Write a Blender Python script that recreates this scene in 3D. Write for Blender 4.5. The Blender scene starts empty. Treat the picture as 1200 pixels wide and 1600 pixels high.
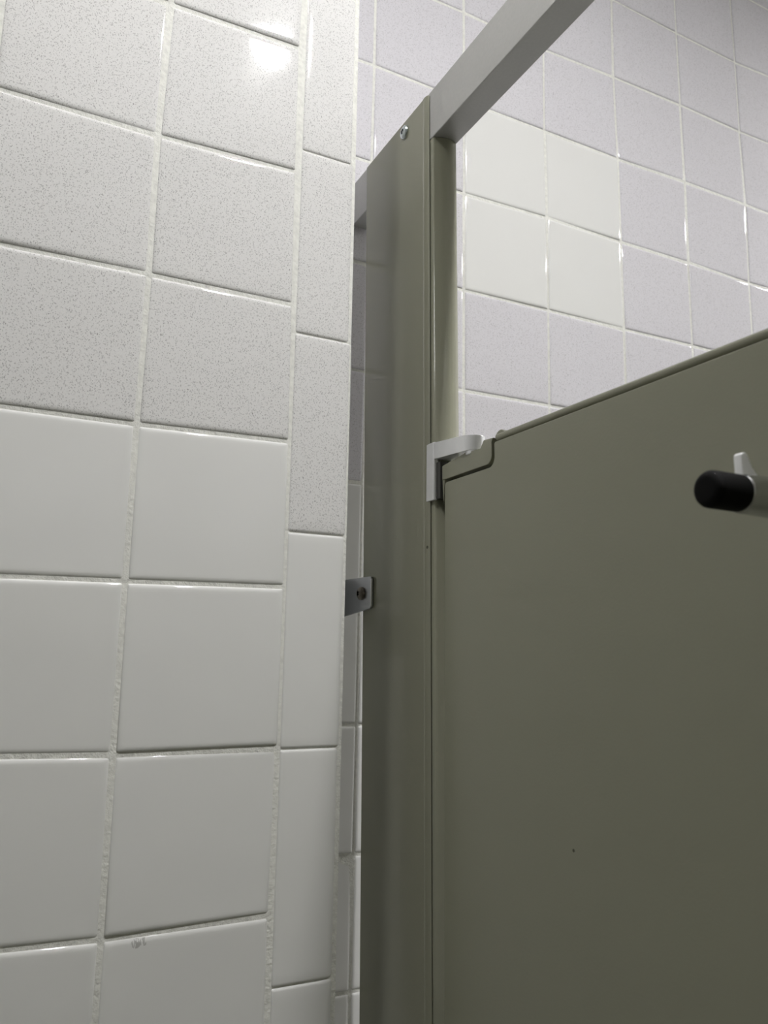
import bpy, bmesh, math, random
from mathutils import Vector, Matrix

# ------------------------------------------------------------------ camera, light, exposure
scene = bpy.context.scene
C = scene.collection
random.seed(7)
Z0 = 2.13                      # survey height of the eye-level datum above the floor
FLOOR, CEIL = 0.0, Z0 + 0.50

yaw, pit, rol = 0.46442, 0.174278, 0.016502
fwd = Vector((math.sin(yaw)*math.cos(pit), math.cos(yaw)*math.cos(pit), math.sin(pit)))
rgt = Vector((math.cos(yaw), -math.sin(yaw), 0)); upv = rgt.cross(fwd)
r2 = rgt*math.cos(rol) + upv*math.sin(rol); u2 = -rgt*math.sin(rol) + upv*math.cos(rol)
cam_d = bpy.data.cameras.new('camera'); cam = bpy.data.objects.new('camera', cam_d); C.objects.link(cam)
M = Matrix((r2, u2, -fwd)).transposed().to_4x4(); M.translation = Vector((-0.088956, -0.557913, Z0-0.484571))
cam.matrix_world = M
cam_d.sensor_fit = 'VERTICAL'; cam_d.sensor_height = 24.0; cam_d.sensor_width = 18.0
cam_d.lens = 24.0*1265.966/1600.0
cam_d.clip_start = 0.01
cam_d.dof.use_dof = True; cam_d.dof.focus_distance = 0.60; cam_d.dof.aperture_fstop = 9.5
scene.camera = cam

world = bpy.data.worlds.new('world'); scene.world = world; world.use_nodes = True
world.node_tree.nodes['Background'].inputs[0].default_value = (0.8, 0.85, 0.9, 1)
world.node_tree.nodes['Background'].inputs[1].default_value = 0.02
scene.view_settings.view_transform = 'Standard'; scene.view_settings.look = 'None'
scene.view_settings.gamma = 1.0; scene.view_settings.use_curve_mapping = False
scene.view_settings.exposure = 0.07
LAMP_W = 90.0                  # emission strength of the round ceiling lamps
LAMPS = [(0.25, -0.555), (1.45, -0.20), (-0.28, -0.14)]  # second and third are unseen fill, added for right wall tiles and door
LAMP_K = [20.5, 3.6, 0.31]
LAMP_R = [0.25, 0.60, 1.0]

# ------------------------------------------------------------------ helpers
def ss(v):                     # sRGB 0..255 -> linear
    v /= 255.0
    return v/12.92 if v <= 0.04045 else ((v+0.055)/1.055)**2.4
def rgb(r, g, b): return (ss(r), ss(g), ss(b), 1)

class Mat:
    def __init__(s, name):
        s.m = bpy.data.materials.new(name); s.m.use_nodes = True
        s.n = s.m.node_tree.nodes; s.l = s.m.node_tree.links
        s.b = s.n['Principled BSDF']; s.co = s.n.new('ShaderNodeTexCoord').outputs['Object']
    def set(s, **k):
        for a, v in k.items(): s.b.inputs[a.replace('_', ' ')].default_value = v
        return s
    def noise(s, scale, detail=2, rough=.5, co=None):
        t = s.n.new('ShaderNodeTexNoise'); t.inputs['Scale'].default_value = scale
        t.inputs['Detail'].default_value = detail; t.inputs['Roughness'].default_value = rough
        s.l.new(co or s.co, t.inputs['Vector']); return t.outputs['Fac']
    def voro(s, scale, co=None, out='Distance'):
        t = s.n.new('ShaderNodeTexVoronoi'); t.inputs['Scale'].default_value = scale
        s.l.new(co or s.co, t.inputs['Vector']); return t.outputs[out]
    def ramp(s, fac, stops):
        r = s.n.new('ShaderNodeValToRGB'); e = r.color_ramp.elements
        while len(e) < len(stops): e.new(.5)
        for k, (p, c) in zip(e, stops): k.position = p; k.color = c
        s.l.new(fac, r.inputs[0]); return r.outputs[0]
    def mix(s, fac, a, b, mode='MIX'):
        x = s.n.new('ShaderNodeMix'); x.data_type = 'RGBA'; x.blend_type = mode
        for i, v in ((0, fac), (6, a), (7, b)):
            if isinstance(v, (int, float, tuple)): x.inputs[i].default_value = v
            else: s.l.new(v, x.inputs[i])
        return x.outputs[2]
    def math(s, op, a, b=0.0):
        x = s.n.new('ShaderNodeMath'); x.operation = op
        for i, v in ((0, a), (1, b)):
            if isinstance(v, (int, float)): x.inputs[i].default_value = v
            else: s.l.new(v, x.inputs[i])
        return x.outputs[0]
    def bump(s, h, strength, dist):
        b = s.n.new('ShaderNodeBump'); b.inputs['Strength'].default_value = strength
        b.inputs['Distance'].default_value = dist; s.l.new(h, b.inputs['Height'])
        s.l.new(b.outputs[0], s.b.inputs['Normal']); return s
    def color(s, c): s.l.new(c, s.b.inputs['Base Color']); return s

W = (1, 1, 1, 1); K = (0, 0, 0, 1)
def spot(m, p, rad, soft=.3, co=None):
    """mask that is 1 within rad of point p (object coordinates)"""
    d = m.n.new('ShaderNodeVectorMath'); d.operation = 'DISTANCE'
    m.l.new(co or m.co, d.inputs[0]); d.inputs[1].default_value = p
    return m.math('LESS_THAN', d.outputs['Value'], rad)
def tile_mat(name, base, speck, density):
    m = Mat(name).set(Roughness=.05, IOR=1.5)
    m.b.inputs['Base Color'].default_value = base
    if speck:
        # two sizes of flecks, thinned out by a slower noise
        mp = m.n.new('ShaderNodeMapping'); m.l.new(m.co, mp.inputs['Vector'])
        mp.inputs['Rotation'].default_value = (.4, .7, .2); mp.inputs['Scale'].default_value = (1, 1, .72)
        wob = m.n.new('ShaderNodeTexNoise'); wob.inputs['Scale'].default_value = 900
        m.l.new(mp.outputs[0], wob.inputs['Vector'])
        add = m.n.new('ShaderNodeVectorMath'); add.operation = 'MULTIPLY_ADD'
        m.l.new(wob.outputs['Color'], add.inputs[0]); add.inputs[1].default_value = (.0014,)*3
        m.l.new(mp.outputs[0], add.inputs[2])
        v1 = m.voro(960, add.outputs[0]); v2 = m.voro(430, add.outputs[0])
        id1 = m.n.new('ShaderNodeTexVoronoi'); id1.inputs['Scale'].default_value = 960
        m.l.new(add.outputs[0], id1.inputs['Vector'])
        pick = m.math('GREATER_THAN', m.noise(520, 0), 1-density)
        d1 = m.math('LESS_THAN', v1, .34); d1 = m.math('MULTIPLY', d1, pick)
        d2 = m.math('LESS_THAN', v2, .17); d2 = m.math('MULTIPLY', d2, m.math('GREATER_THAN', m.noise(240, 0), .50))
        c = m.mix(m.math('MULTIPLY', d1, .50), base, speck)
        c = m.mix(m.math('MULTIPLY', d2, .55), c, tuple(x*.72 for x in speck[:3])+(1,))
        fine = m.ramp(m.noise(1500, 1), [(.35, (.93, .93, .93, 1)), (.65, W)])
        m.color(m.mix(1.0, c, fine, 'MULTIPLY'))
    m.bump(m.math('ADD', m.noise(22, 1), m.math('MULTIPLY', m.noise(160, 2), .03)), .35, .0015)
    return m.m
SP_A = tile_mat('speckled_glazed_tile', rgb(226, 225, 223), rgb(140, 138, 136), .60)
SP_B = tile_mat('speckled_glazed_tile_lilac', rgb(219, 217, 221), rgb(160, 157, 158), .54)
WH = tile_mat('white_glazed_tile', rgb(226, 226, 223), None, 0)
def scuff(mat):
    m = Mat.__new__(Mat); m.m = mat; m.n = mat.node_tree.nodes; m.l = mat.node_tree.links; m.b = m.n['Principled BSDF']
    m.co = m.n['Texture Coordinate'].outputs['Object']
    a = spot(m, (.0215, -.001, Z0-.6655), .0032); b = spot(m, (.0262, -.001, Z0-.6650), .0028)
    mk = m.math('MAXIMUM', a, b)
    mp = m.n.new('ShaderNodeMapping'); mp.inputs['Rotation'].default_value = (0, .9, 0); mp.inputs['Scale'].default_value = (900, 900, 160)
    m.l.new(m.co, mp.inputs['Vector']); st = m.math('GREATER_THAN', m.noise(1, 1, .5, mp.outputs[0]), .50)
    m.color(m.mix(m.math('MULTIPLY', m.math('MULTIPLY', mk, st), .45), tuple(m.b.inputs['Base Color'].default_value), rgb(105, 104, 98)))
scuff(WH)
def grout(name, col):
    m = Mat(name).set(Roughness=.8)
    n = m.noise(260, 4); m.color(m.ramp(n, [(.3, tuple(c*.86 for c in col[:3])+(1,)), (.6, col)]))
    return m.bump(m.noise(420, 3), .6, .0012).m
GR = grout('grout', rgb(230, 230, 223))

def paint_mat(name='olive_grey_enamel', at=(9, 9, 9), rad=.0009):
    m = Mat(name).set(Roughness=.12, IOR=1.42)
    sp = spot(m, at, rad)
    m.color(m.mix(m.math('MULTIPLY', sp, .8), rgb(149, 149, 131), rgb(50, 48, 38)))
    return m.bump(m.math('ADD', m.noise(650, 1), m.math('MULTIPLY', m.noise(9, 1), 6)), .12, .0004).m
PAINT = paint_mat()
def simple(name, col, rough, metal=0.0, bump=None):
    m = Mat(name).set(Roughness=rough, Metallic=metal)
    n = m.noise(bump[0] if bump else 90, 2)
    m.color(m.ramp(n, [(.3, tuple(c*.95 for c in col[:3])+(1,)), (.7, col)]))
    if bump: m.bump(m.noise(bump[0], 2), bump[1], bump[2])
    return m.m
DIRT = simple('brown_stained_joint', rgb(96, 78, 60), .9)
RAIL = simple('satin_anodised_aluminium', rgb(178, 178, 175), .42, .35, (500, .15, .0003))
CHROME = simple('chrome', rgb(205, 206, 208), .22, 1.0)
STEEL = simple('brushed_steel', rgb(186, 188, 192), .32, 1.0)
SATIN = simple('satin_chrome', rgb(248, 249, 250), .30, .45)
ZINC = simple('zinc_screw', rgb(205, 214, 214), .2, 1.0)
DARK = simple('dark_recess', rgb(14, 14, 12), .6)
BLACK = simple('black_rubber', rgb(7, 7, 7), .8)
BLACK.node_tree.nodes['Principled BSDF'].inputs['Specular IOR Level'].default_value = .15
GAP_REFLECTION = simple('dark_grey_gap_reflection', rgb(62, 62, 58), .4)  # dark tone of the mirrored door gap, put into the colour
PLASTER = simple('white_ceiling_paint', rgb(236, 235, 230), .8, 0, (120, .3, .001))
FLOORM = simple('grey_floor_tile', rgb(150, 148, 141), .35, 0, (60, .2, .001))

def smooth(me, on=True):
    for p in me.polygons: p.use_smooth = on
def obj(name, bm, mats, parent=None, loc=(0, 0, 0), sm=True, angle=40, wn=True):
    bmesh.ops.recalc_face_normals(bm, faces=bm.faces[:])
    me = bpy.data.meshes.new(name); bm.to_mesh(me); bm.free()
    for m in (mats if isinstance(mats, (list, tuple)) else [mats]): me.materials.append(m)
    if sm:
        me.set_sharp_from_angle(angle=math.radians(angle)) if hasattr(me, 'set_sharp_from_angle') else None
        smooth(me)
        if hasattr(me, 'set_sharp_from_angle'): me.set_sharp_from_angle(angle=math.radians(angle))
    o = bpy.data.objects.new(name, me); C.objects.link(o)
    if sm and wn:
        w = o.modifiers.new('weighted normals', 'WEIGHTED_NORMAL'); w.keep_sharp = True; w.weight = 100
    # parts are authored in world coordinates; shift them to the parent's base
    if parent is not None:
        me.transform(Matrix.Translation(-Vector(parent_base(parent)))); o.parent = parent
    elif loc != (0, 0, 0):
        me.transform(Matrix.Translation(-Vector(loc))); o.location = loc
    return o
def parent_base(p):
    b = Vector(p.location)
    while p.parent: p = p.parent; b += Vector(p.location)
    return b
def thing(name, label, cat, loc):
    o = bpy.data.objects.new(name, None); C.objects.link(o); o.location = loc
    o.empty_display_size = .05; o['label'] = label; o['category'] = cat
    return o
def part_empty(name, parent, loc):
    o = bpy.data.objects.new(name, None); C.objects.link(o)
    o.parent = parent; o.location = Vector(loc) - parent_base(parent); return o
def prism(bm, pts, z0, z1, shear=lambda x, y, z: (x, y, z), segs=1, axis='Z'):
    """extrude a closed XY outline from z0 to z1"""
    rings = []
    for k in range(segs+1):
        z = z0+(z1-z0)*k/segs
        rings.append([bm.verts.new(shear(x, y, z)) for x, y in pts])
    n = len(pts)
    for a, b in zip(rings, rings[1:]):
        for i in range(n): bm.faces.new((a[i], a[(i+1) % n], b[(i+1) % n], b[i]))
    bm.faces.new(rings[0][::-1]); bm.faces.new(rings[-1])
    return rings
def extr(bm, pts, x0, x1, sh=lambda p: p):
    """extrude a closed (y,z) outline along X"""
    a = [bm.verts.new(sh((x0, y, z))) for y, z in pts]; b = [bm.verts.new(sh((x1, y, z))) for y, z in pts]
    n = len(pts)
    for i in range(n): bm.faces.new((a[i], a[(i+1) % n], b[(i+1) % n], b[i]))
    bm.faces.new(a[::-1]); bm.faces.new(b)
    return a, b
def box(bm, x0, x1, y0, y1, z0, z1):
    return prism(bm, [(x0, y0), (x1, y0), (x1, y1), (x0, y1)], z0, z1)
def bevel(bm, w, seg=2, ang=30):
    bmesh.ops.recalc_face_normals(bm, faces=bm.faces[:])
    es = [e for e in bm.edges if len(e.link_faces) == 2 and e.calc_face_angle(0) > math.radians(ang)]
    bmesh.ops.bevel(bm, geom=es, offset=w, offset_type='OFFSET', segments=seg, profile=.5, affect='EDGES', clamp_overlap=True)
def lathe_x(bm, prof, cx, cy, cz, seg=40, ax=Vector((1, 0, 0))):
    """profile (t along axis, radius) revolved about the axis through (cx,cy,cz)"""
    ax = ax.normalized(); a = Vector((0, 0, 1)) if abs(ax.z) < .9 else Vector((1, 0, 0)); a = (a-ax*a.dot(ax)).normalized(); b = ax.cross(a)
    o = Vector((cx, cy, cz)); rings = []
    for t, r in prof:
        if r < 1e-6: rings.append([bm.verts.new(o+ax*t)])
        else: rings.append([bm.verts.new(o+ax*t+(a*math.cos(q)+b*math.sin(q))*r) for q in (2*math.pi*k/seg for k in range(seg))])
    for p, q in zip(rings, rings[1:]):
        if len(p) == 1 and len(q) == 1: continue
        for i in range(seg):
            j = (i+1) % seg
            if len(p) == 1: bm.faces.new((p[0], q[j], q[i]))
            elif len(q) == 1: bm.faces.new((p[i], p[j], q[0]))
            else: bm.faces.new((p[i], p[j], q[j], q[i]))

# ------------------------------------------------------------------ tiled walls
def quad_tile(bm, P, frame, mat, joint=.0012, cush=.003, depth=.0013, rad=.0012, tilt=.0003, jl=None, jr=None, jt=None, jb=None):
    """cushion-edged tile: P = corners (s,t) bl,br,tr,tl in wall coordinates, frame(s,t,h)->xyz"""
    jl = joint if jl is None else jl; jr = joint if jr is None else jr
    jt = joint if jt is None else jt; jb = joint if jb is None else jb
    bl, br, tr, tl = [Vector(p) for p in P]
    cx = sum((p for p in (bl, br, tr, tl)), Vector((0, 0)))/4
    ta, tb, tc = random.gauss(0, tilt), random.gauss(0, tilt), random.gauss(0, tilt*.5)
    tw = (tr-bl).length*.5
    def ring(inset, h, r):
        cs = [Vector((bl.x+jl+inset, bl.y+jb+inset)), Vector((br.x-jr-inset, br.y+jb+inset)),
              Vector((tr.x-jr-inset, tr.y-jt-inset)), Vector((tl.x+jl+inset, tl.y-jt-inset))]
        out = []
        for k, c in enumerate(cs):
            sx = 1 if k in (0, 3) else -1; sy = 1 if k in (0, 1) else -1
            ctr = c+Vector((sx*r, sy*r)); st = [math.pi, 1.5*math.pi, 0, .5*math.pi][k]
            for q in range(4):
                a = st+q*math.pi/6
                p = ctr+Vector((math.cos(a), math.sin(a)))*r
                d = (p-cx)/tw
                hh = h+ta*d.x+tb*d.y+tc
                out.append(bm.verts.new(frame(p.x, p.y, hh)))
        return out
    rs = [ring(0, -depth-.0015, rad)]
    for k in range(6):
        a = k/5*math.pi/2
        rs.append(ring(cush*(1-math.sin(a)) if False else cush*(1-math.cos(math.pi/2-(math.pi/2-a))) if False else cush*(1-math.cos(a)), -depth*(1-math.sin(a)), rad+cush*(1-math.cos(a))*.6))
    rs.append(ring(cush+.002, 0, rad+cush*.6+.001)); rs.append(ring(cush+.008, 0, rad+cush*.6+.004))
    n = 16
    for a, b in zip(rs, rs[1:]):
        for i in range(n):
            f = bm.faces.new((a[i], a[(i+1) % n], b[(i+1) % n], b[i])); f.material_index = mat
    f = bm.faces.new(rs[-1]); f.material_index = mat

PIT = .110
A_N = {(0,0):(.0028,.0004),(0,1):(.0003,-.1113),(0,2):(.0005,-.2205),(0,3):(-.0004,-.331),(0,4):(-.0006,-.4393),(0,5):(-.0005,-.5508),(0,6):(.0001,-.6611),
       (1,0):(.1075,.0027),(1,1):(.1082,-.1078),(1,2):(.1098,-.2199),(1,3):(.1111,-.3286),(1,4):(.1114,-.4374),(1,5):(.1113,-.5498),(1,6):(.1094,-.6599)}
A_LEFT = {1:(-.1056,-.1111),2:(-.0957,-.2217),3:(-.0859,-.3315),4:(-.0762,-.4402),5:(-.0664,-.5494),6:(-.0566,-.6595)}
def nodeA(i, j):
    if (i, j) in A_N: return A_N[(i, j)]
    if i == -1 and j in A_LEFT:
        x0, z0 = A_N[(0, j)]; x1, z1 = A_LEFT[j]; s = (z0-z1)/(x0-x1); return (-.110, z0+s*(-.110-x0))
    if i == -1: return (-.110, -.110*j)
    return (i*PIT, -.110*j)
B_N = {(1,1):(.3391,.0034),(1,2):(.3389,-.1071),(1,3):(.3388,-.2168),(2,0):(.4484,.1141),(2,1):(.4495,.0054),(2,2):(.449,-.106),(2,3):(.4482,-.2157),(2,-1):(.4496,.2209),
       (3,-1):(.5574,.2237),(3,0):(.5591,.1131),(3,1):(.5593,.0044),(3,2):(.5598,-.1058),(4,-2):(.6695,.3308),(4,-1):(.6702,.2249),(4,0):(.6712,.1158),(4,1):(.67,.0048),(4,2):(.6696,-.1047),
       (5,-2):(.7798,.3289),(5,-1):(.78,.223),(5,0):(.7826,.1156),(5,1):(.7792,.003),(0,0):(.2299,.1165)}
B_ROW0 = {1:.0059,2:-.1049,3:-.2165,4:-.3263,5:-.4365,6:-.5467,7:-.6558,8:-.7657}
XA, YB = .1612, .117             # wall corner and depth of the set-back wall
def nodeB(i, j):
    if (i, j) in B_N: return B_N[(i, j)]
    if i == 0:
        t = min(max((.10-(.114-.110*j))/.85, 0), 1)
        return (.2297-.0050*t, B_ROW0.get(j, .1145-.110*j))
    if i < 0: return (nodeB(0, j)[0]+i*PIT, B_ROW0.get(j, .1145-.110*j))
    return (.2290+i*PIT, .1145-.110*j)

def struct(o): o['kind'] = 'structure'; return o

bm = bmesh.new()
fA = lambda s, t, h: (s, -h, t+Z0)
lo = 19
for j in range(-6, lo):
    for i in range(-13, 1):
        P = [nodeA(i, j+1), nodeA(i+1, j+1), nodeA(i+1, j), nodeA(i, j)]
        if P[0][1] < -Z0: P[0] = (P[0][0], -Z0); P[1] = (P[1][0], -Z0)
        if P[2][1] > .50: P[2] = (P[2][0], .50); P[3] = (P[3][0], .50)
        if P[2][1]-P[1][1] < .02: continue
        quad_tile(bm, P, fA, 0 if j <= 2 else 1, jl=.0018, jr=.0013 if i == 0 else .0018, jt=.0014, jb=.0014, cush=.0034, depth=.0016)
# bullnose trim column: 2 x 6 inch pieces whose right edge rolls round the corner
def zz_edge(r): return r[0].co.z-Z0
def bull(z0, z1, mat, xl, dx):
    R = .0085; sec = []
    xr = XA+dx
    x0 = xl+.0010
    for k in range(5):
        a = k/4*math.pi/2; sec.append((x0+.0022*(1-math.cos(a)), .0002-.0016*(math.sin(a)) +.0014))
    sec.insert(0, (x0, .004))
    sec.append((x0+.006, 0)); sec.append((xr-R-.006, 0))
    for k in range(9):
        a = k/8*math.pi/2; sec.append((xr-R+R*math.sin(a), R-R*math.cos(a)))
    sec.append((xr, R+.006))
    zs = []
    e = .0022; g = .0004
    for k in range(5):
        a = k/4*math.pi/2; zs.append((z0+g+e*(1-math.cos(a)), .0013*(1-math.sin(a))))
    zs += [(z0+g+e+.006, 0)]
    zs = zs+[(z1-(z-z0)+0, d) for z, d in zs[::-1]]
    rings = []
    for z, d in zs:
        row = []
        for k, (x, y) in enumerate(sec):
            f = min(max((x-(xr-R))/R, 0), 1)
            row.append(bm.verts.new((x-d*f, y+d*(1-f*.6), z+Z0)))
        rings.append(row)
    for a, b in zip(rings, rings[1:]):
        for i in range(len(sec)-1):
            f = bm.faces.new((a[i], a[i+1], b[i+1], b[i])); f.material_index = mat
    for r, zz in ((rings[0], -.003), (rings[-1], .003)):
        q = [bm.verts.new((v.co.x-.001, v.co.y+.003, v.co.z+zz*0)) for v in r]
        for i in range(len(sec)-1):
            f = bm.faces.new((r[i], r[i+1], q[i+1], q[i])); f.material_index = 3 if abs(zz_edge(r)+.2419) < .002 else mat
dxs = {-1: -.0004, 0: -.0012, 1: .0000, 2: .0012, 3: .0003, 4: -.0008, 5: -.0006}
for k in range(-5, 14):
    zt = -.0872-.1547*(k-1)+.1547*0; z1 = -.0872-.1547*(k-1); z0 = z1-.1547
    # k=0 piece spans +.0675..-.0872
    z1 = -.0872-.1547*(k-1)-.1547*0
    a, b = z1-.1547*1+.1547, None
    top = -.0872-.1547*(k-1); bot = top-.1547
    top = min(top, .50); bot = max(bot, -Z0)
    if top-bot < .02: continue
    bull(bot, top, 0 if bot > -.40 else 1, nodeA(1, 2)[0]+.0015, dxs.get(k, random.uniform(-.001, .001)))
# return face of the corner, running back to the set-back wall
fR = lambda s, t, h: (XA-.0008+h, s, t+Z0)
for j in range(-6, lo):
    t1 = min(-.110*j, .50); t0 = max(-.110*(j+1), -Z0)
    if t1-t0 < .02: continue
    quad_tile(bm, [(.0135, t0), (YB, t0), (YB, t1), (.0135, t1)], fR, 0 if j <= 2 else 1)
# grout bed behind the tiles, and the wall body
def bed(x0, x1, y0, y1):
    r = box(bm, x0, x1, y0, y1, 0, CEIL)
    for f in bm.faces:
        if all(v in sum(r, []) for v in f.verts): f.material_index = 2
bm2 = bmesh.new()
box(bm2, -1.45, XA-.0018, .0011, YB, 0, CEIL)
me2 = bpy.data.meshes.new('t'); bm2.to_mesh(me2); bm2.free()
nf = len(bm.faces); bm.from_mesh(me2); bm.faces.ensure_lookup_table()
for f in bm.faces[nf:]: f.material_index = 2
wl = struct(obj('wall_left', bm, [SP_A, WH, GR, DIRT], angle=50, wn=False))

bm = bmesh.new()
fB = lambda s, t, h: (s, YB-h, t+Z0)
white = {(1, 0), (1, 1), (2, 0), (2, 1)}
for j in range(-5, 20):
    for i in range(-1, 17):
        P = [nodeB(i, j+1), nodeB(i+1, j+1), nodeB(i+1, j), nodeB(i, j)]
        if P[0][0] < XA: P[0] = (XA, P[0][1]); P[3] = (XA, P[3][1])
        P = [(x, min(max(z, -Z0), .50)) for x, z in P]
        P = [(min(x, 2.0), z) for x, z in P]
        if P[2][1]-P[1][1] < .02 or P[1][0]-P[0][0] < .02: continue
        quad_tile(bm, P, fB, 1 if (i, j) in white or j >= 4 else 0, joint=.0014, cush=.0028, depth=.0014, tilt=.0004)
bm2 = bmesh.new(); box(bm2, XA-.02, 2.0, YB+.0011, YB+.12, 0, CEIL); me2 = bpy.data.meshes.new('t'); bm2.to_mesh(me2); bm2.free()
nf = len(bm.faces); bm.from_mesh(me2); bm.faces.ensure_lookup_table()
for f in bm.faces[nf:]: f.material_index = 2
wb = struct(obj('wall_back', bm, [SP_B, WH, GR], angle=50, wn=False))

def tiled_plane_mat():
    m = Mat('plain_tiled_wall').set(Roughness=.2)
    b = m.n.new('ShaderNodeTexBrick'); b.offset = 0; b.inputs['Scale'].default_value = 1
    mp = m.n.new('ShaderNodeMapping'); m.l.new(m.n['Texture Coordinate'].outputs['Object'], mp.inputs['Vector'])
    cx = m.n.new('ShaderNodeSeparateXYZ'); m.l.new(m.co, cx.inputs[0])
    s = m.math('ADD', cx.outputs[0], cx.outputs[1]); cc = m.n.new('ShaderNodeCombineXYZ')
    m.l.new(s, cc.inputs[0]); m.l.new(cx.outputs[2], cc.inputs[1]); m.l.new(cc.outputs[0], b.inputs['Vector'])
    b.inputs['Color1'].default_value = rgb(222, 222, 219); b.inputs['Color2'].default_value = rgb(218, 218, 215)
    b.inputs['Mortar'].default_value = rgb(190, 188, 180); b.inputs['Mortar Size'].default_value = .002
    b.inputs['Brick Width'].default_value = .11; b.inputs['Row Height'].default_value = .11
    m.n.remove(mp)
    m.color(b.outputs['Color']); return m.m
TP = tiled_plane_mat()
for nm, bx, mt in (('wall_right', (2.0, 2.1, -2.6, YB+.12, 0, CEIL), TP), ('wall_front', (-1.45, 2.0, -2.7, -2.6, 0, CEIL), TP),
                   ('wall_side', (-1.55, -1.45, -2.6, YB, 0, CEIL), TP), ('floor', (-1.55, 2.1, -2.7, YB+.12, -.1, 0), FLOORM),
                   ('ceiling', (-1.55, 2.1, -2.7, YB+.12, CEIL, CEIL+.1), PLASTER)):
    bm = bmesh.new(); box(bm, *bx); struct(obj(nm, bm, mt, sm=False))

# ------------------------------------------------------------------ round ceiling lamps, all unseen: first read off tile highlights, others added
for k, (x, y) in enumerate(LAMPS):
    lm = Mat('lamp_diffuser'); lm.set(Emission_Color=(1, .992, .995, 1), Emission_Strength=LAMP_W*LAMP_K[k])
    where = ['over the toilet partition', 'beyond the toilet partition, unseen and added to brighten the right of the back wall', 'over the stall floor, unseen and added to light the door',
             'near the front wall'][k]
    t = thing('ceiling_light', 'round white surface ceiling light '+where, 'ceiling light', (x, y, CEIL))
    t['group'] = 'round ceiling lights'
    bm = bmesh.new(); q = LAMP_R[k]; lathe_x(bm, [(0, .0), (0, .115*q), (.022, .115*q), (.026, .111*q), (.026, .100*q), (.012, .098*q), (.012, 0)], x, y, CEIL, 40, Vector((0, 0, -1)))
    obj('housing', bm, PLASTER, t)
    bm = bmesh.new(); lathe_x(bm, [(.014, 0), (.014, .096*q), (.022, .094*q), (.029, .07*q), (.032, 0)], x, y, CEIL, 40, Vector((0, 0, -1)))
    obj('diffuser', bm, lm.m, t)

# ------------------------------------------------------------------ partition
XP = .2064                       # plane of the partition's left face
LEAN = .0180
def tiltv(x, y, z): return (x, y+(LEAN+.010*(y+.039)/.118)*(max(z, -.78)+.0711), z+Z0)   # the pilaster stands slightly out of plumb

pil = thing('pilaster', 'tall narrow olive-grey steel pilaster post standing between the white tiled wall and the stall door', 'partition post', (.218, .02, 0))
YN, YFAR, XR = -.0394, .0792, .2292
ZB, ZTOP = -1.93, -.0287
# core of the post with its rounded nose, ending under the rail
core = [(XP+.0008, YFAR), (XR-.002, YFAR), (XR, YFAR-.002), (XR, -.0380), (XR, -.0436), (.2284, -.0444), (.2258, -.0459), (.2232, -.0470),
        (.2204, -.0473), (.2172, -.0468), (.2142, -.0459), (.2116, -.0449), (.2096, -.0440), (.2084, -.0433), (.2079, -.0424), (.2079, -.0396), (.2078, YN+.0030), (XP+.0008, YN+.0030)]
bm = bmesh.new(); prism(bm, core, -.78, -.0713, tiltv, 1); prism(bm, core, ZB, -.78, tiltv, 1); bmesh.ops.remove_doubles(bm, verts=bm.verts[:], dist=1e-6)
bmesh.ops.triangulate(bm, faces=[f for f in bm.faces if len(f.verts) > 4])
obj('post_body', bm, PAINT, pil, angle=48)
# left sheet with a rolled lip; it carries on up past the rail
skin = [(XP+.0007, YFAR), (XP+.0002, YFAR+.0002), (XP, YFAR-.0006), (XP, YN+.0108), (.2061, YN+.0096), (.2059, YN+.0082), (.2060, YN+.0065), (.2063, YN+.0040),
        (.2067, YN+.0018), (.2070, YN+.0008), (.2073, YN+.0012), (.2073, YN+.0030)]
bm = bmesh.new(); rr_ = .0050
lv = [(ZB, -9), (-.78, -9), (-.0713, -9), (ZTOP-rr_, -9)] + [(ZTOP-rr_+rr_*math.sin(q), YN+rr_-rr_*math.cos(q)) for q in (math.pi/2*k/6 for k in range(1, 7))]
rings = [[bm.verts.new(tiltv(x, max(y, ym+.0004*n), z)) for n, (x, y) in enumerate(skin)] if ym < -1 else [bm.verts.new(tiltv(x, max(y, ym), z)) for x, y in skin] for z, ym in lv]
n = len(skin)
for a, b in zip(rings, rings[1:]):
    for i in range(n): bm.faces.new((a[i], a[(i+1) % n], b[(i+1) % n], b[i]))
bm.faces.new(rings[0][::-1]); bm.faces.new(rings[-1])
obj('side_sheet', bm, paint_mat('olive_grey_enamel_sheet', (.2062-.218, -.0411-.02, -.4058+Z0), .0012), pil, angle=48)
bm = bmesh.new(); extr(bm, [(YN+.002, -.0712), (YFAR, -.0712), (YFAR, ZTOP), (YN+.002, ZTOP)], .2299, .2307, lambda p: tiltv(*p)); bevel(bm, .0003, 2)
obj('side_sheet', bm, PAINT, pil)
bm = bmesh.new(); prism(bm, [(.2005, -.055), (.235, -.055), (.235, .09), (.2005, .09)], -Z0, ZB, tiltv); bevel(bm, .002)
obj('floor_shoe', bm, STEEL, pil)

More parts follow.
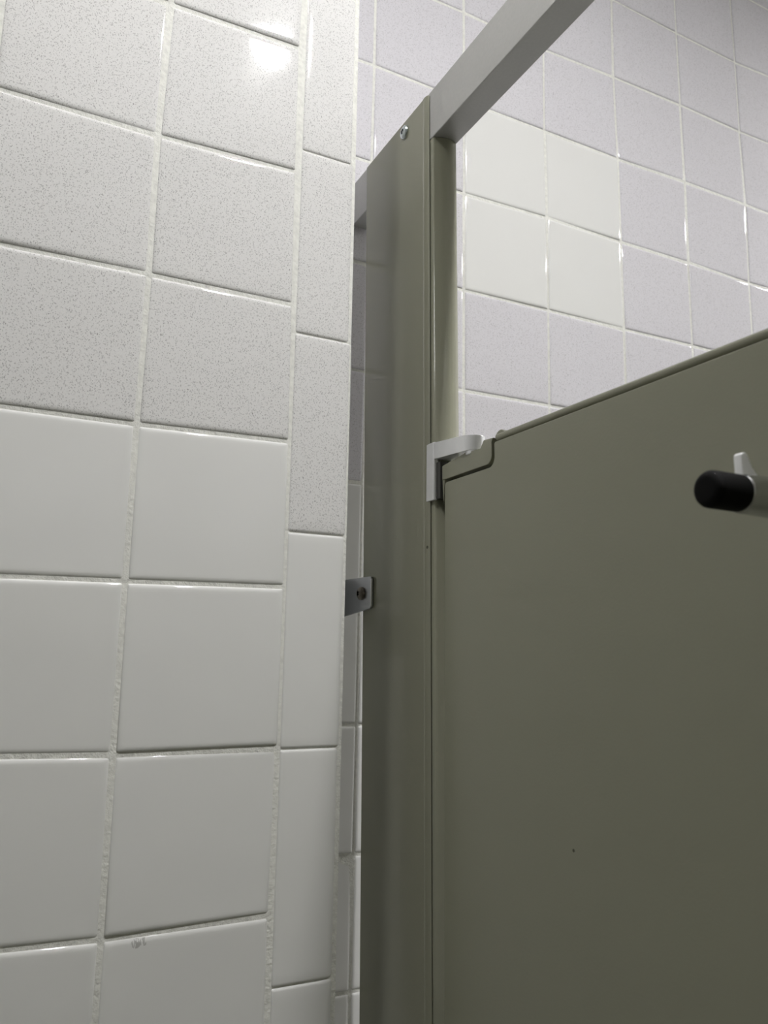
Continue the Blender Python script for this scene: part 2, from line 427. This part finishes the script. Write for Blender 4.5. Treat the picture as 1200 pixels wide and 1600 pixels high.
def screw(parent, name, x, y, z, r, mat, axis=-1, lift=.0028, tilt=None):
    ax = Vector((axis, 0, 0)) if tilt is None else tilt
    bm = bmesh.new(); R = r
    prof = [(0, R), (lift*.35, R*1.0), (lift*.6, R*.93), (lift*.85, R*.74), (lift, R*.50)]
    lathe_x(bm, prof, x, y, z, 32, ax)
    # six-lobed socket
    a = Vector((0, 0, 1)); b = ax.cross(a); o = Vector((x, y, z))
    n = 32
    ring = [v for v in bm.verts if abs((v.co-o).dot(ax)-lift) < 1e-6]
    ring.sort(key=lambda v: math.atan2((v.co-o).dot(b), (v.co-o).dot(a)))
    def lobes(t, s):
        out = []
        for v in ring:
            q = math.atan2((v.co-o).dot(b), (v.co-o).dot(a)); rr = R*s*(.40+.055*math.cos(6*q))
            out.append(bm.verts.new(o+ax*t+(a*math.cos(q)+b*math.sin(q))*rr))
        return out
    r1 = lobes(lift*1.02, 1.0); r2_ = lobes(lift*.25, .95)
    for p, q in ((ring, r1), (r1, r2_)):
        for i in range(n): bm.faces.new((p[i], p[(i+1) % n], q[(i+1) % n], q[i]))
    bm.faces.new(r2_)
    s = obj(name, bm, mat, parent, angle=50)
    bm = bmesh.new(); lathe_x(bm, [(lift*.26, R*.36), (lift*.3, 0)], x, y, z, 24, ax); obj('socket', bm, DARK, s)
    bm = bmesh.new(); lathe_x(bm, [(lift*.2, R*.14), (lift*.8, R*.14), (lift*.9, 0)], x, y, z, 12, ax); obj('pin', bm, mat, s)
    return s
screw(pil, 'screw', XP-.0002, .0029, -.0392+Z0, .0058, ZINC)

# headrail: a hollow aluminium rail running along the top from the set-back wall towards the viewer
hr = thing('headrail', 'long grey aluminium rail along the top of the stall partition, rising to the upper right', 'rail', (.218, -.5, Z0-.0711))
bm = bmesh.new()
extr(bm, [(-1.30, -.0711), (YB-.0025, -.0711), (YB-.0025, -.0277), (-1.30, -.0277)], .2074, .2295, lambda p: (p[0], p[1], p[2]+Z0))
bevel(bm, .0008, 3)
obj('rail_channel', bm, RAIL, hr)
bm = bmesh.new(); box(bm, .198, .239, -1.318, -1.3, Z0-.078, Z0-.021); bevel(bm, .003); obj('end_cap', bm, RAIL, hr)

# far strike pilaster, out of frame: added for dark bounce, carries the rail
# ------------------------------------------------------------------ door
DX = .2084; DANG = .0165
def dv(x, y, z):                # door coordinates -> world: slight ajar angle and the same lean
    return (x+DANG*(-.0620-y), y+.0165*(max(z, -.78)+.344), z+Z0)
ZT = -.3442; DBOT = -1.70; YE = -.0617; YF = -.640
door = thing('stall_door', 'wide olive-grey steel toilet stall door hanging on the post, standing almost closed', 'stall door', (.22, YE, Z0+DBOT))
def arc(cy, cz, r, a0, a1, n=7):
    return [(cy+r*math.cos(math.radians(a0+(a1-a0)*k/n)), cz+r*math.sin(math.radians(a0+(a1-a0)*k/n))) for k in range(n+1)]
NZ, NY = -.3605, -.1236          # notch for the hinge casting
outl = [(YE, DBOT), (YE, NZ-.0015), (YE-.0015, NZ)] + arc(NY+.0065, NZ+.0065, .0065, 270, 180) + \
       [(NY, ZT-.001), (NY-.001, ZT), (YF, ZT), (YF, DBOT)]
bm = bmesh.new()
a, b = extr(bm, outl, DX, DX+.0215, lambda p: dv(*p))
bevel(bm, .0022, 3)
for f in [f for f in bm.faces if len(f.verts) > 8]: bmesh.ops.triangulate(bm, faces=[f], ngon_method='EAR_CLIP')
obj('door_panel', bm, paint_mat('olive_grey_enamel_door', (.2105-.22, -.1939-YE, -.5865-DBOT)), door, angle=35)
# rolled steel cap along the top edge, with a fine groove below it
bm = bmesh.new()
sec = []
cr = .0026; zc0 = ZT+.0034; 
for cx_, cz_, a0 in ((DX+.0004+cr, zc0-.0006, 180), (DX+.0211-cr, zc0-.0006, 270), (DX+.0211-cr, zc0, 0), (DX+.0004+cr, zc0, 90)):
    for k in range(7):
        q = math.radians(a0+15*k); sec.append((cx_+cr*math.cos(q), cz_+cr*math.sin(q)*(.85)))
A_ = [bm.verts.new(dv(x, NY-.0012, z)) for x, z in sec]; B_ = [bm.verts.new(dv(x, YF, z)) for x, z in sec]
n = len(sec)
for i in range(n): bm.faces.new((A_[i], A_[(i+1) % n], B_[(i+1) % n], B_[i]))
bm.faces.new(A_); bm.faces.new(B_[::-1])
obj('top_edge_cap', bm, PAINT, door, angle=50)
bm = bmesh.new(); extr(bm, [(NY-.002, ZT-.001), (YF+.001, ZT-.001), (YF+.001, ZT+.0025), (NY-.002, ZT+.0025)], DX+.0035, DX+.018, lambda p: dv(*p)); obj('edge_channel', bm, PAINT, door)
# hinge casting let into the notch
bm = bmesh.new()
ins = [(YE+.0030, NZ+.0022), (YE-.002, NZ+.0020)] + arc(NY+.0085, NZ+.0085, .0062, 270, 180) + \
      [(NY+.0024, ZT+.0005), (NY+.0004, ZT+.0032), (-.112, ZT+.0040), (-.110, ZT+.0015), (-.108, ZT-.0010), (-.090, ZT+.0002), (YE+.0030, ZT-.0035)]
extr(bm, ins, DX-.0004, DX+.0205, lambda p: dv(*p)); bevel(bm, .0007, 2)
for f in [f for f in bm.faces if len(f.verts) > 8]: bmesh.ops.triangulate(bm, faces=[f], ngon_method='EAR_CLIP')
hc = obj('hinge_casting', bm, PAINT, door, angle=35)
# little curled tongue beside the casting at the door's top
bm = bmesh.new()
pts = arc(NY-.0015, ZT+.0026, .0062, 20, 160, 8)
pin_ = [(y, z) for y, z in pts] + [(NY-.0070, ZT+.0024), (NY+.0040, ZT+.0024)]
extr(bm, pin_, DX+.004, DX+.0175, lambda p: dv(*p)); bevel(bm, .0004, 1)
obj('casting_lip', bm, PAINT, door)
# narrow tapered leg of the casting behind the door edge
bm = bmesh.new()
extr(bm, [(YE+.0034, NZ+.0025), (YE+.0006, NZ+.0025), (YE+.0022, -.3765)], DX+.0002, DX+.018, lambda p: dv(*p)); bevel(bm, .0003, 1)
obj('casting_leg', bm, PAINT, door)

# coat hook screwed to the inside face of the door
HY, HZ = -.3426, -.4202+Z0
HX = DX+DANG*(-.062-HY)
hook = part_empty('coat_hook', door, (HX, HY, HZ)); hook['label'] = 'chrome coat hook with a black bumper'
bm = bmesh.new(); lathe_x(bm, [(0, 0), (0, .0140), (.0025, .0140), (.0040, .0125), (.0060, .0100), (.010, .0086), (.0375, .0078), (.0390, .0070), (.0390, 0)], HX, HY, HZ, 40, Vector((-1, 0, 0)))
obj('hook_stem', bm, CHROME, hook)
bm = bmesh.new()
R = .0074; prof = [(0, 0), (0, R*.9), (.0006, R)]
L = .0185; rr = .0034
prof += [(L-rr, R)] + [(L-rr+rr*math.sin(q), R-rr+rr*math.cos(q)) for q in (math.pi/2*k/6 for k in range(1, 7))] + [(L, 0)]
lathe_x(bm, prof, .1740, HY, HZ, 48, Vector((-1, 0, 0)))
obj('bumper', bm, BLACK, hook)
bm = bmesh.new()
pp = [(.1745, .004), (.1742, .0150), (.1748, .0162), (.1768, .0165), (.1780, .0155), (.1800, .0110), (.1830, .0080), (.1900, .0060), (.1900, 0), (.1745, 0)]
a = [bm.verts.new((x, HY-.0020, HZ+z)) for x, z in pp]; b = [bm.verts.new((x, HY+.0020, HZ+z)) for x, z in pp]
n = len(pp)
for i in range(n): bm.faces.new((a[i], a[(i+1) % n], b[(i+1) % n], b[i]))
bm.faces.new(a); bm.faces.new(b[::-1]); bevel(bm, .0006, 2)
obj('hook_prong', bm, SATIN, hook)

# ------------------------------------------------------------------ rest of the stall, unseen: added for dark bounce and reflections
sp = thing('pilaster', 'unseen olive-grey steel pilaster post, added on the latch side of the stall door for its dark bounce', 'partition post', (.218, -.80, 0))
bm = bmesh.new(); box(bm, XP, .2292, -.985, -.652, Z0+ZB, Z0-.0713); bevel(bm, .002, 2); obj('post_body', bm, PAINT, sp)
bm = bmesh.new(); box(bm, .2005, .235, -.992, -.645, 0, Z0+ZB); bevel(bm, .002, 2); obj('floor_shoe', bm, STEEL, sp)
dp = thing('added_divider_panel', 'unseen olive-grey steel side panel, added to darken the bounce light in the stall', 'added partition panel', (-.6, -.97, Z0-1.83))
bm = bmesh.new(); box(bm, -1.435, XP-.014, -.985, -.960, Z0-1.83, Z0-.344); bevel(bm, .002, 2); obj('panel_sheet', bm, PAINT, dp)
for zz in (-.55, -1.65):
    bm = bmesh.new(); box(bm, -1.4505, -1.41, -.987, -.958, Z0+zz-.02, Z0+zz+.02); bevel(bm, .001, 2); obj('wall_clip', bm, STEEL, dp)
    bm = bmesh.new(); box(bm, XP-.03, XP-.0006, -.987, -.958, Z0+zz-.02, Z0+zz+.02); bevel(bm, .001, 2); obj('post_clip', bm, STEEL, dp)

# ------------------------------------------------------------------ hinge bracket (chrome) on the pilaster
hg = thing('hinge_bracket', 'small chrome L-shaped hinge bracket reaching from the post over the corner of the stall door', 'hinge', (.214, -.047, Z0-.372))
def hz(x, y, z): return (x, y, z+Z0)
bm = bmesh.new()
# mounting plate wrapping the nose of the post
prism(bm, [(.2058, -.0395), (.2058, -.0500), (.2068, -.0508), (.2090, -.0508), (.2090, -.0492), (.2255, -.0492), (.2255, -.0455), (.2105, -.0478), (.2078, -.0440), (.2074, -.0405)], -.3716, -.3276, hz)
for v in bm.verts:
    pass
bevel(bm, .0005, 2)
obj('mounting_plate', bm, SATIN, hg, angle=35)
# arm with rounded boss
bm = bmesh.new()
def arm_ring():
    p = [(.2060, -.0478), (.2060, -.0905)]
    p += [(.2066, -.0935), (.2082, -.0970), (.2106, -.0998), (.2140, -.1010), (.2175, -.1000), (.2203, -.0970), (.2214, -.0925), (.2214, -.0880), (.2200, -.0780), (.2200, -.0478)]
    return p
def top_z(y): return -.3279+(y+.0480)*.100 if y > -.0905 else -.3322+(y+.0905)*.10
def bot_z(y): return -.3408+(y+.0480)*.070 if y > -.0905 else -.3438
P = arm_ring()
lo_ = [bm.verts.new((x, y, Z0+bot_z(y))) for x, y in P]; hi_ = [bm.verts.new((x, y, Z0+top_z(y))) for x, y in P]
n = len(P)
for i in range(n): bm.faces.new((lo_[i], lo_[(i+1) % n], hi_[(i+1) % n], hi_[i]))
bm.faces.new(lo_[::-1]); bm.faces.new(hi_); bmesh.ops.triangulate(bm, faces=[f for f in bm.faces if len(f.verts) > 4])
bevel(bm, .0005, 2, 35)
obj('arm', bm, SATIN, hg, angle=28)
bm = bmesh.new(); lathe_x(bm, [(0, 0), (0, .0066), (.0026, .0066), (.0032, .0060), (.0032, 0)], .2142, -.0935, Z0-.3432, 36, Vector((0, 0, -1)))
obj('pivot_boss', bm, SATIN, hg)
bm = bmesh.new(); box(bm, .2082, .2245, -.0560, -.0496, Z0-.3712, Z0-.3430); bevel(bm, .001, 2)  # dark block stands in for the door gap mirrored in the plate end
obj('dark_reflection_block', bm, GAP_REFLECTION, hg)

# ------------------------------------------------------------------ wall bracket joining the post to the set-back wall
wk = thing('wall_bracket', 'small shiny steel angle bracket with one screw between the tiled wall and the post', 'bracket', (.205, .08, Z0-.4475))
bm = bmesh.new()
xf = XP-.0024
yN, yW = .0488, YB-.0022
zt0, zt1, zb0, zb1 = -.4203, -.4192, -.4472, -.4530
r = .003
pts = [(yN, zb0+r)] + [(yN+r-r*math.cos(q), zb0+r-r*math.sin(q)) for q in (math.pi/2*k/5 for k in range(1, 6))] + \
      [(yW, zb1), (yW, zt1)] + [(yN+r-r*math.sin(q), zt0-r+r*math.cos(q)) for q in (math.pi/2*k/5 for k in range(0, 6))]
extr(bm, pts, xf, XP-.0001, lambda p: hz(*p))
bevel(bm, .0005, 2)
obj('post_flange', bm, STEEL, wk, angle=35)
bm = bmesh.new(); box(bm, xf-.0004, xf+.0012, yN-.0008, yN+.0004, Z0-.4455, Z0-.4225); bevel(bm, .0003, 2)  # brighter bar added for the light caught on the flange end
obj('bright_edge_bar', bm, SATIN, wk)
bm = bmesh.new(); box(bm, .1745, XP-.0002, yW-.0022, yW+.0008, Z0-.453, Z0-.4192); bevel(bm, .0005, 2)
obj('wall_flange', bm, STEEL, wk)
screw(wk, 'screw', xf-.0001, .0655, -.4338+Z0, .0056, simple('dark_steel_screw', rgb(120, 114, 106), .3, 1.0), lift=.0040)
